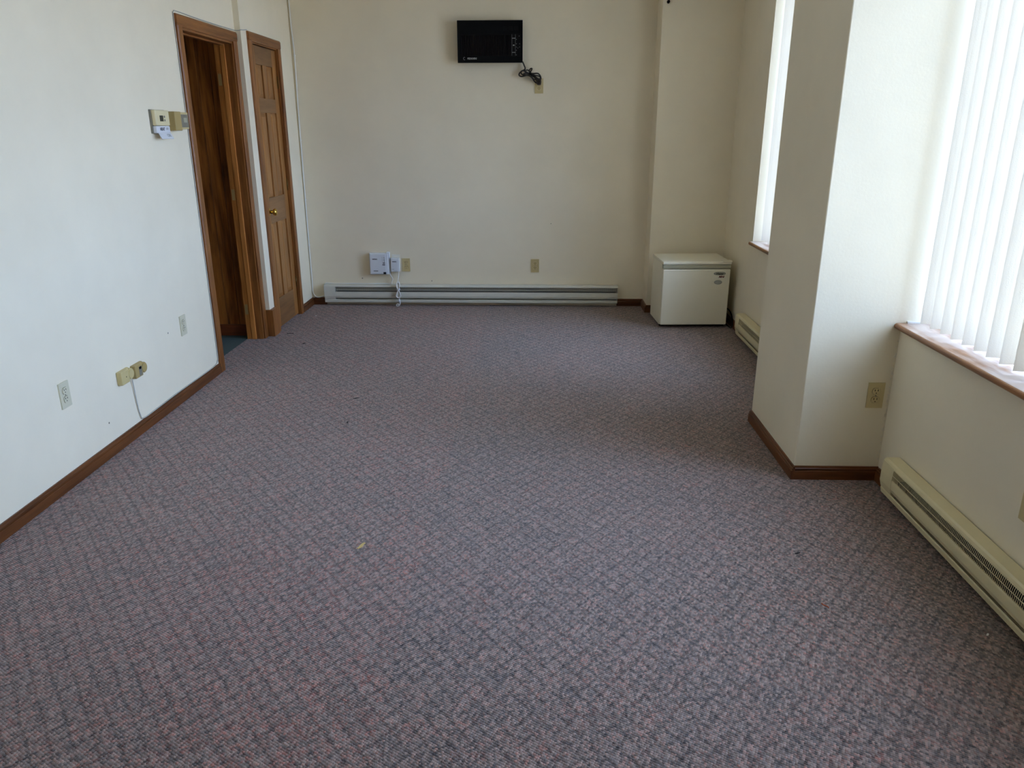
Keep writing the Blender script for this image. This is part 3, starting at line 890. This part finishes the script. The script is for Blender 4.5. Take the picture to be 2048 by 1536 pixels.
# corner cable with clips
cc = tag(empty('corner_cable', (XL2 + 0.02, YB - 0.01, 0)), 'white cable running down the room corner to the long heater', 'cable')
cpts = [(XL2 + 0.018, YB - 0.008, 2.70), (XL2 + 0.016, YB - 0.008, 2.33), (XL2 + 0.024, YB - 0.008, 2.07), (XL2 + 0.017, YB - 0.008, 1.67), (XL2 + 0.015, YB - 0.008, 1.41), (XL2 + 0.012, YB - 0.008, 0.92),
        (XL2 + 0.010, YB - 0.008, 0.53), (XL2 + 0.010, YB - 0.008, 0.22), (XL2 + 0.010, YB - 0.009, 0.115), (XL2 + 0.030, YB - 0.012, 0.075), (XL2 + 0.060, YB - 0.012, 0.066), (XL2 + 0.10, YB - 0.012, 0.074), (-1.888, YB - 0.02, 0.085)]
child(tube('cable', cpts, 0.0055, M_CABLE, None, 8, 8), cc)
for zz, xx in ((2.07, 0.024), (1.41, 0.015), (0.92, 0.012), (0.53, 0.010)):
    child(box('clip', XL2 + xx - 0.008, XL2 + xx + 0.008, YB - 0.0115, YB - 0.0008, zz - 0.004, zz + 0.004, M_VINYL, bev=0.001), cc)

# ---------------------------------------------------------------- thermostat and switch box beside the doorway
th = tag(empty('thermostat', (XL, 4.285, 1.54)), 'almond thermostat with a small dark display and folded label', 'thermostat')
obj('back_plate', box_bm(0, 0.010, -0.082, 0.082, -0.062, 0.060, 0.002), M_GREY, th)
fc = obj('face', box_bm(0.009, 0.034, -0.078, 0.080, -0.022, 0.058, 0.006), M_ALMOND, th)
obj('display', box_bm(0.0335, 0.0345, -0.034, 0.006, 0.000, 0.030), M_LCD, fc)
for zz in (0.024, 0.006):
    obj('button', prism_bm([(y + 0.020, z + zz) for y, z in disc_profile(0.006, 10)], 'X', 0.0335, 0.0358), M_GREY, fc)
obj('lower_face', box_bm(0.009, 0.030, -0.078, 0.080, -0.060, -0.023, 0.004), M_PAPER, th)
fl = box('flap', 0.0, 0.002, -0.068, 0.072, -0.036, 0.0, M_PAPER, th)
fl.location = (0.030, 0, -0.058); fl.rotation_euler = (0, math.radians(-28), 0)
text_obj('print', 'HEAT', 0.022, M_PRINTK, th, (0.0303, -0.012, -0.040), (math.radians(90), 0, math.radians(90)), 0.0006)
text_obj('print', 'OFF', 0.018, M_PRINTG, th, (0.0303, 0.045, -0.038), (math.radians(90), 0, math.radians(90)))
text_obj('print', 'ON', 0.026, M_PRINTG, fl, (0.0023, 0.035, -0.018), (math.radians(90), 0, math.radians(90)))

sb = tag(empty('wall_control_box', (XL, 4.505, 1.546)), 'tan plastic control box between the thermostat and the doorway casing', 'control box')
obj('cover', box_bm(0, 0.042, -0.090, -0.010, -0.054, 0.048, 0.004), M_TAN, sb)
obj('shelf_frame', box_bm(0, 0.024, -0.008, 0.120, -0.045, 0.046, 0.003), M_IVORY, sb)
obj('grey_insert', box_bm(0.0235, 0.0255, 0.000, 0.112, -0.036, 0.034, 0.001), M_GREY, sb)
obj('switch_slot', box_bm(0.025, 0.027, 0.050, 0.095, -0.010, 0.016, 0.001), M_FTRIM, sb)

# ---------------------------------------------------------------- through-wall air conditioner
AX0, AX1, AZ0, AZ1 = -0.642, -0.121, 2.003, 2.313
AYF = YB - 0.085
ac = tag(empty('air_conditioner', ((AX0 + AX1) / 2, YB, AZ0)), 'black through-wall air conditioner high on the end wall', 'air conditioner')
W_, H_ = AX1 - AX0, AZ1 - AZ0
x0, x1 = -W_ / 2, W_ / 2
obj('case', box_bm(x0 + 0.012, x1 - 0.012, -0.060, -0.0005, 0.012, H_ - 0.012, 0.002), M_BLACK, ac)
bz = bmesh.new()
gx0, gx1, gz0, gz1 = x0 + 0.028, x0 + 0.425, 0.050, 0.205
for b_ in ((x0, x1, -0.085, -0.058, 0, gz0), (x0, x1, -0.085, -0.058, gz1, H_), (x0, gx0, -0.085, -0.058, gz0, gz1), (gx1, x1, -0.085, -0.058, gz0, gz1)):
    box_bm(*b_, bm=bz)
obj('front_bezel', bz, M_BLACK, ac)
obj('grille_back', box_bm(gx0, gx1, -0.064, -0.0605, gz0, gz1), M_BLACK, ac)
nl = 30
lv_me = None
for i in range(nl):
    xx = gx0 + (gx1 - gx0) * (i + 0.5) / nl
    if lv_me is None:
        lv = obj('louver', box_bm(-0.0036, 0.0036, -0.083, -0.064, gz0 + 0.0005, gz1 - 0.0005, 0.0008, seg=1), M_BLACK2, ac); lv_me = lv.data
    else:
        lv = bpy.data.objects.new('louver', lv_me); COL.objects.link(lv); lv.parent = ac
    lv.location = (xx, 0, 0)
# top discharge slats
for i in range(3):
    for k in range(5):
        a = x0 + 0.365 + i * 0.044
        obj('discharge_slat', box_bm(a, a + 0.034, -0.0865, -0.0848, gz1 + 0.030 + k * 0.007, gz1 + 0.033 + k * 0.007), M_BLACK2, ac)
cp = obj('control_panel', box_bm(gx1 + 0.008, x1 - 0.014, -0.0868, -0.0848, gz0 - 0.004, gz1 + 0.006), M_BLACK2, ac)
px = gx1 + 0.010
for dx in (0.0, 0.028):
    obj('slider_track', box_bm(px + dx, px + dx + 0.0015, -0.0876, -0.0866, gz0, gz1 + 0.002), M_PRINTG, cp)
for zz in (0.176, 0.072):
    obj('slider_knob', box_bm(px + 0.002, px + 0.028, -0.0900, -0.0866, zz, zz + 0.005), M_PRINTG, cp)
obj('slider_mark', box_bm(px + 0.009, px + 0.021, -0.0876, -0.0866, 0.124, 0.131), M_PRINT, cp)
for dx, zz in ((0.034, 0.168), (0.034, 0.136), (0.034, 0.112), (0.034, 0.088), (0.034, 0.054), (0.056, 0.192), (0.060, 0.136), (0.060, 0.112), (0.046, 0.105)):
    obj('dial_mark', box_bm(px + dx, px + dx + 0.005, -0.0876, -0.0866, zz, zz + 0.004), M_PRINTG, cp)
text_obj('maker_name', 'FEDDERS', 0.019, M_PRINT, ac, (x0 + 0.116, -0.0856, 0.030), (math.radians(90), 0, 0), 0.0004)
bm = tube_bm([(x0 + 0.054 + 0.0075 * math.cos(a), -0.0856, 0.031 + 0.010 * math.sin(a)) for a in [math.radians(50 + 26 * i) for i in range(11)]], 0.0013, 6, 2)
obj('maker_mark', bm, M_PRINT, ac)

# cord bundle from the air conditioner to the outlet under it
acc = tag(empty('bundled_power_cord', (-0.05, YB - 0.03, 1.95)), 'bundled brown power cord hanging under the air conditioner', 'cord')
yc_ = YB - 0.032


def wp(u, v, dy=0.0):
    """a spot on the end wall measured in the photograph"""
    d = _r2 * ((u - 1024) / FPX) + _d2 * ((v - 768) / FPX) + _f
    t = (yc_ + dy) / d.y
    return (d.x * t, d.y * t, CAM_H + d.z * t)


loops = [wp(1045, 123, 0.0), wp(1048, 130), wp(1050, 138, -0.01)]
A0 = [(1041, 144), (1038, 150), (1043, 153), (1052, 151), (1060, 149), (1068, 152), (1075, 157), (1081, 160), (1081, 153), (1076, 147), (1066, 147), (1056, 146), (1046, 141), (1042, 145),
      (1046, 150), (1057, 151), (1064, 156), (1069, 163), (1074, 166), (1073, 160), (1067, 153), (1059, 148), (1050, 142), (1056, 140), (1060, 144), (1064, 138), (1062, 137), (1059, 141),
      (1063, 147), (1070, 151), (1078, 152), (1082, 157), (1077, 159), (1070, 155), (1062, 149), (1052, 147), (1046, 149), (1052, 146), (1062, 150), (1066, 157), (1070, 159), (1076, 158)]
for i, (u, v) in enumerate(A0):
    loops.append(wp(u, v, -0.012 + 0.022 * math.sin(i * 1.9)))
loops += [wp(1080, 160, -0.01), wp(1079, 165, 0.0)]
child(obj('cord', tube_bm(loops, 0.0055, 8, 6), M_CORD, None, True), acc)
child(obj('wire_tie', tube_bm([wp(1060, 146, -0.02), wp(1063, 150, -0.028), wp(1062, 154, -0.02), wp(1059, 150, 0.012), wp(1060, 146, -0.02)], 0.005, 8, 6), M_BLACK, None, True), acc)
pgm = prism_bm([(0.013 - 0.016, 1.838), (0.013 + 0.016, 1.838), (0.013 + 0.019, 1.862), (0.013 + 0.012, 1.888), (0.013 - 0.010, 1.888), (0.013 - 0.018, 1.862)], 'Y', YB - 0.036, YB - 0.0088)
bmesh.ops.bevel(pgm, geom=list(pgm.edges), offset=0.003, segments=2, affect='EDGES')
child(obj('plug', pgm, M_CORD), acc)

# small black hook high on the chase
hk = tag(obj('wall_hook', lathe_bm([(0, 0.012), (0.004, 0.012), (0.006, 0.006), (0.022, 0.006), (0.026, 0.010), (0.030, 0.008), (0.031, 0)], (0.990, CHY, 2.412), (0, -1, 0), 14), M_BLACK, None, True), 'small black peg high on the boxed corner', 'peg')

# ---------------------------------------------------------------- router, adapter and their cables
ro = tag(empty('router', (-1.378, YB, 0.28)), 'white network box mounted on the end wall above the heater', 'router')
obj('shell', box_bm(-0.086, 0.078, -0.050, -0.0005, 0, 0.186, 0.005), M_WHITEP, ro)
obj('front_cover', box_bm(-0.080, 0.058, -0.054, -0.0495, 0.006, 0.180, 0.002), M_WHITEP, ro)
obj('side_rib', box_bm(0.064, 0.090, -0.044, -0.002, 0.006, 0.196, 0.004), M_WHITEP, ro)
text_obj('print', 'verizon', 0.0150, M_PRINTK, ro, (-0.038, -0.0543, 0.136), (math.radians(90), 0, 0), 0.0006)
obj('print_bar', box_bm(-0.052, -0.012, -0.0546, -0.0538, 0.028, 0.036), M_PRINTG, ro)
for k in range(4):
    obj('indicator', box_bm(0.042, 0.049, -0.0546, -0.0538, 0.148 - 0.012 * k, 0.153 - 0.012 * k), M_PRINTK, ro)
    obj('indicator_print', box_bm(0.026, 0.033, -0.0546, -0.0538, 0.149 - 0.012 * k, 0.152 - 0.012 * k), M_PRINTG, ro)
for k in range(2):
    obj('port', box_bm(0.032 - 0.004 * k, 0.052, -0.0546, -0.0538, 0.098 - 0.015 * k, 0.105 - 0.015 * k), M_PRINTK, ro)
obj('cable_notch', box_bm(0.034, 0.058, -0.0548, -0.0520, 0.004, 0.022), M_PRINTK, ro)

ad = tag(empty('power_adapter', (-1.238, YB - 0.009, 0.305)), 'white plug-in adapter box beside the white network box', 'adapter')
obj('body', box_bm(-0.040, 0.036, -0.045, 0.0, 0, 0.118, 0.004), M_WHITEP, ad)
obj('front_cover', box_bm(-0.034, 0.026, -0.0475, -0.0445, 0.008, 0.110, 0.0015), M_WHITEP, ad)
text_obj('print', 'verizon', 0.0125, M_PRINTK, ad, (-0.006, -0.0478, 0.090), (math.radians(90), 0, 0), 0.0005)
obj('print_bar', box_bm(-0.028, -0.010, -0.0480, -0.0472, 0.022, 0.025), M_PRINTG, ad)

# network cable: out of the router, down to the heater, along its top to the left end
YH = YB - 0.006 - 0.020
yc_ = YB - 0.03
npts = [wp(779, 547), wp(782, 552), wp(785, 558), wp(783, 565), (-1.285, YH, 0.1945)]
npts += [(-1.36, YH, 0.1945), (-1.48, YH - 0.01, 0.1945), (-1.60, YH, 0.195), (-1.74, YH - 0.006, 0.1945), (-1.84, YH, 0.196), (-1.872, YH, 0.1945), (-1.888, YH, 0.17), (-1.890, YH, 0.10)]
tag(tube('network_cable', npts, 0.0050, M_CABLE, None, 8, 6), 'white cable lying along the top of the long heater from the network box', 'cable')

# adapter cord: straight drop, folded bundle, dangling connector
YF_ = YB - 0.006 - 0.080
acd = tag(empty('adapter_cord', (-1.215, YF_, 0.15)), 'folded white adapter cord draped over the front of the long heater', 'cord')
X0 = -1.213
pts = [(X0, YB - 0.035, 0.306), (X0, YB - 0.045, 0.27), (X0 - 0.002, YF_ + 0.01, 0.235), (X0, YF_, 0.20)]
rnd = random.Random(5)
for i in range(4):
    wv_ = (0.017, -0.013, 0.020, -0.016)[i]
    for k in range(12):
        t = 2 * math.pi * (k + 0.5) / 12
        pts.append((X0 + wv_ * math.sin(2 * t) * (1.0 if math.cos(t) < 0 else 0.75), YF_ - 0.004 - 0.006 * (i % 3), 0.150 + (0.068 + 0.004 * (i % 2)) * math.cos(t)))
pts += [(X0, YF_ - 0.006, 0.13), (X0 + 0.004, YF_ - 0.006, 0.08), (X0 + 0.012, YF_ - 0.008, 0.045), (X0 + 0.006, YF_ - 0.012, 0.018), (X0 - 0.012, YF_ - 0.016, 0.008), (X0 - 0.024, YF_ - 0.012, 0.014), (X0 - 0.012, YF_ - 0.012, 0.026), (X0, YF_ - 0.012, 0.020)]
child(tube('cord', pts, 0.0042, M_CABLE, None, 8, 5), acd)
child(obj('cord_tie', lathe_bm([(0, 0.014), (0.002, 0.016), (0.014, 0.016), (0.016, 0.014)], (X0, YF_ - 0.004, 0.148), (0, 0, 1), 14), M_WHITEP, None, True), acd)
child(obj('connector', lathe_bm([(0, 0), (0, 0.006), (0.022, 0.006), (0.024, 0.004), (0.030, 0.004), (0.030, 0)], (X0 + 0.002, YF_ - 0.014, 0.040), (0.1, -0.1, 1), 12), M_WHITEP, None, True), acd)

# ---------------------------------------------------------------- compact fridge
fr = tag(empty('compact_fridge', (1.247, 5.905, 0), (0, 0, math.radians(2.5))), 'almond compact fridge standing in the corner', 'fridge')
FW, FD, FH = 0.525, 0.43, 0.523
a, b_ = -FW / 2, FW / 2
obj('cabinet', box_bm(a, b_, 0.062, FD, 0.016, FH - 0.022, 0.004), M_FRIDGE2, fr)
obj('top', box_bm(a - 0.002, b_ + 0.002, 0.004, FD + 0.004, FH - 0.022, FH, 0.005), M_FRIDGE, fr)
dr = obj('door', box_bm(a, b_ - 0.004, 0.0, 0.052, 0.026, FH - 0.058, 0.006, seg=3), M_FRIDGE, fr)
obj('gasket', box_bm(a + 0.008, b_ - 0.012, 0.050, 0.064, 0.034, FH - 0.064), M_GREY, fr)
obj('handle_rail', box_bm(a, b_ - 0.002, 0.004, 0.060, FH - 0.054, FH - 0.024, 0.004), M_FTRIM, fr)
hc = obj('hinge_cover', prism_bm([(b_ - 0.078, 0.018), (b_ - 0.066, -0.003), (b_ + 0.004, -0.003), (b_ + 0.004, 0.05), (b_ - 0.06, 0.05)], 'Z', FH, FH + 0.009), M_FRIDGE, fr)
for sx in (a + 0.03, b_ - 0.03):
    for sy in (0.09, FD - 0.04):
        obj('foot', lathe_bm([(0, 0.014), (0.004, 0.016), (0.017, 0.014)], (sx, sy, 0), (0, 0, 1), 12), M_BLACK, fr)
obj('under_shade_strip', box_bm(a + 0.006, b_ - 0.006, 0.066, 0.076, 0.004, 0.017), M_BLACK, fr)  # near-black strip paints in the shade under the fridge front
# badge, small lettering and round sticker on the door
bx, bzz = b_ - 0.086, FH - 0.090
bp = [(bx + 0.046 * math.copysign(abs(math.cos(t)) ** 0.7, math.cos(t)), bzz + 0.0125 * math.copysign(abs(math.sin(t)) ** 0.8, math.sin(t))) for t in [2 * math.pi * i / 28 for i in range(28)]]
bd = obj('badge', prism_bm(bp, 'Y', -0.0022, 0.001), M_PRINTG, dr)
bp2 = [(bx + (u - bx) * 0.92, bzz + (w - bzz) * 0.80) for u, w in bp]
obj('badge_face', prism_bm(bp2, 'Y', -0.0028, -0.0010), M_FTRIM, dr)
text_obj('maker_name', 'Haier', 0.024, M_PRINTK, dr, (bx + 0.002, -0.0031, bzz - 0.001), (math.radians(90), 0, 0), 0.0006, xscale=1.05)
text_obj('print', 'MINI', 0.020, M_PRINTR, dr, (bx + 0.014, -0.0008, bzz - 0.026), (math.radians(90), 0, 0), 0.0010, 0.3, 1.0)
stk = [(bx - 0.008 + 0.031 * math.cos(t), bzz - 0.068 + 0.0165 * math.sin(t)) for t in [2 * math.pi * i / 24 for i in range(24)]]
obj('oval_sticker', prism_bm(stk, 'Y', -0.0008, 0.001), M_PRINTG, dr)
stk2 = [(bx - 0.008 + 0.026 * math.cos(t), bzz - 0.068 + 0.0125 * math.sin(t)) for t in [2 * math.pi * i / 24 for i in range(24)]]
obj('sticker_print', prism_bm(stk2, 'Y', -0.0012, 0.0), mat('sticker_grey_green', srgb(168, 168, 158), 0.5), dr)
# fridge cord
tag(tube('fridge_cord', [(1.44, 6.375, 0.10), (1.50, 6.375, 0.11), (1.522, 6.33, 0.115), (1.528, 6.20, 0.11), (1.533, 6.08, 0.125), (1.540, 6.00, 0.128), (1.546, 5.93, 0.105), (1.548, 5.89, 0.065), (1.546, 5.88, 0.030), (1.540, 5.89, 0.009), (1.535, 5.96, 0.006), (1.532, 6.05, 0.006), (1.53, 6.15, 0.006)], 0.0048, M_BLACK, None, 8, 8),
    'black power cord looping beside the compact fridge', 'cord')

# ---------------------------------------------------------------- flaking plaster along the inside corner by the column
rnd = random.Random(11)
pf = bmesh.new()
for i in range(26):
    zz = 0.10 + 0.56 * (i / 26) + rnd.uniform(-0.01, 0.01)
    w = rnd.uniform(0.003, 0.008); h = rnd.uniform(0.006, 0.020)
    xx = XR1 - rnd.uniform(0.001, 0.007)
    pp = [(xx - w * rnd.uniform(.6, 1), zz - h * .3), (xx, zz - h * rnd.uniform(.4, .6)), (xx + w * .4, zz), (xx - w * .2, zz + h * .5), (xx - w, zz + h * .2)]
    prism_bm(pp, 'Y', CY0 - 0.0022, CY0 + 0.0005, pf)
tag(obj('plaster_flakes', pf, M_PLASTER), 'cracked white plaster flakes down the corner beside the column outlet', 'plaster', kind='stuff')


# ---------------------------------------------------------------- litter on the carpet
def scrap(name, x, y, L, w, ang, material, label, cat, bend=0.2, thick=0.0025):
    prof = []
    n = 6
    for i in range(n + 1):
        t = i / n - 0.5
        prof.append((t * L, w * (0.5 - abs(t) * 0.5) + bend * w * math.sin(t * 5)))
    for i in range(n, -1, -1):
        t = i / n - 0.5
        prof.append((t * L, -w * (0.5 - abs(t) * 0.6) + bend * w * math.sin(t * 5) - 0.0004))
    o = obj(name, prism_bm(prof, 'Z', 0.0, thick), material)
    o.location = (x, y, 0.0005); o.rotation_euler = (0, 0, math.radians(ang))
    return tag(o, label, cat)


scrap('leaf_scrap', -0.653, 2.525, 0.046, 0.013, 62, M_LEAF, 'tan dry leaf scrap lying on the open carpet', 'scrap')
scrap('thread', 0.966, 2.189, 0.030, 0.004, 110, M_ORANGE, 'short orange thread on the carpet', 'thread', 0.9)
scrap('carpet_fleck', -1.049, 4.181, 0.034, 0.007, 25, M_FLECK, 'dark sliver on the carpet beyond the leaf scrap', 'fleck')
scrap('carpet_fleck', -1.895, 5.655, 0.05, 0.008, 5, M_FLECK, 'dark twig on the carpet at the foot of the panelled door', 'twig')
scrap('carpet_fleck', -1.705, 5.372, 0.022, 0.012, 40, M_FLECK, 'dark crumb on the carpet in front of the two doors', 'crumb')
scrap('lint', 1.417, 2.049, 0.012, 0.006, 30, M_LINT, 'white lint on the carpet beside the almond heater', 'lint')
scrap('carpet_fleck', -1.008, 3.797, 0.016, 0.008, 70, M_FLECK, 'small dark crumb on the open carpet beside the dark sliver', 'crumb')
scrap('carpet_fleck', 0.981, 2.518, 0.022, 0.006, 15, M_FLECK, 'dark sliver on the carpet near the orange thread', 'fleck')
scrap('lint', -1.856, 6.238, 0.016, 0.010, 10, M_LINT, 'white lint on the carpet in front of the panelled door', 'lint')
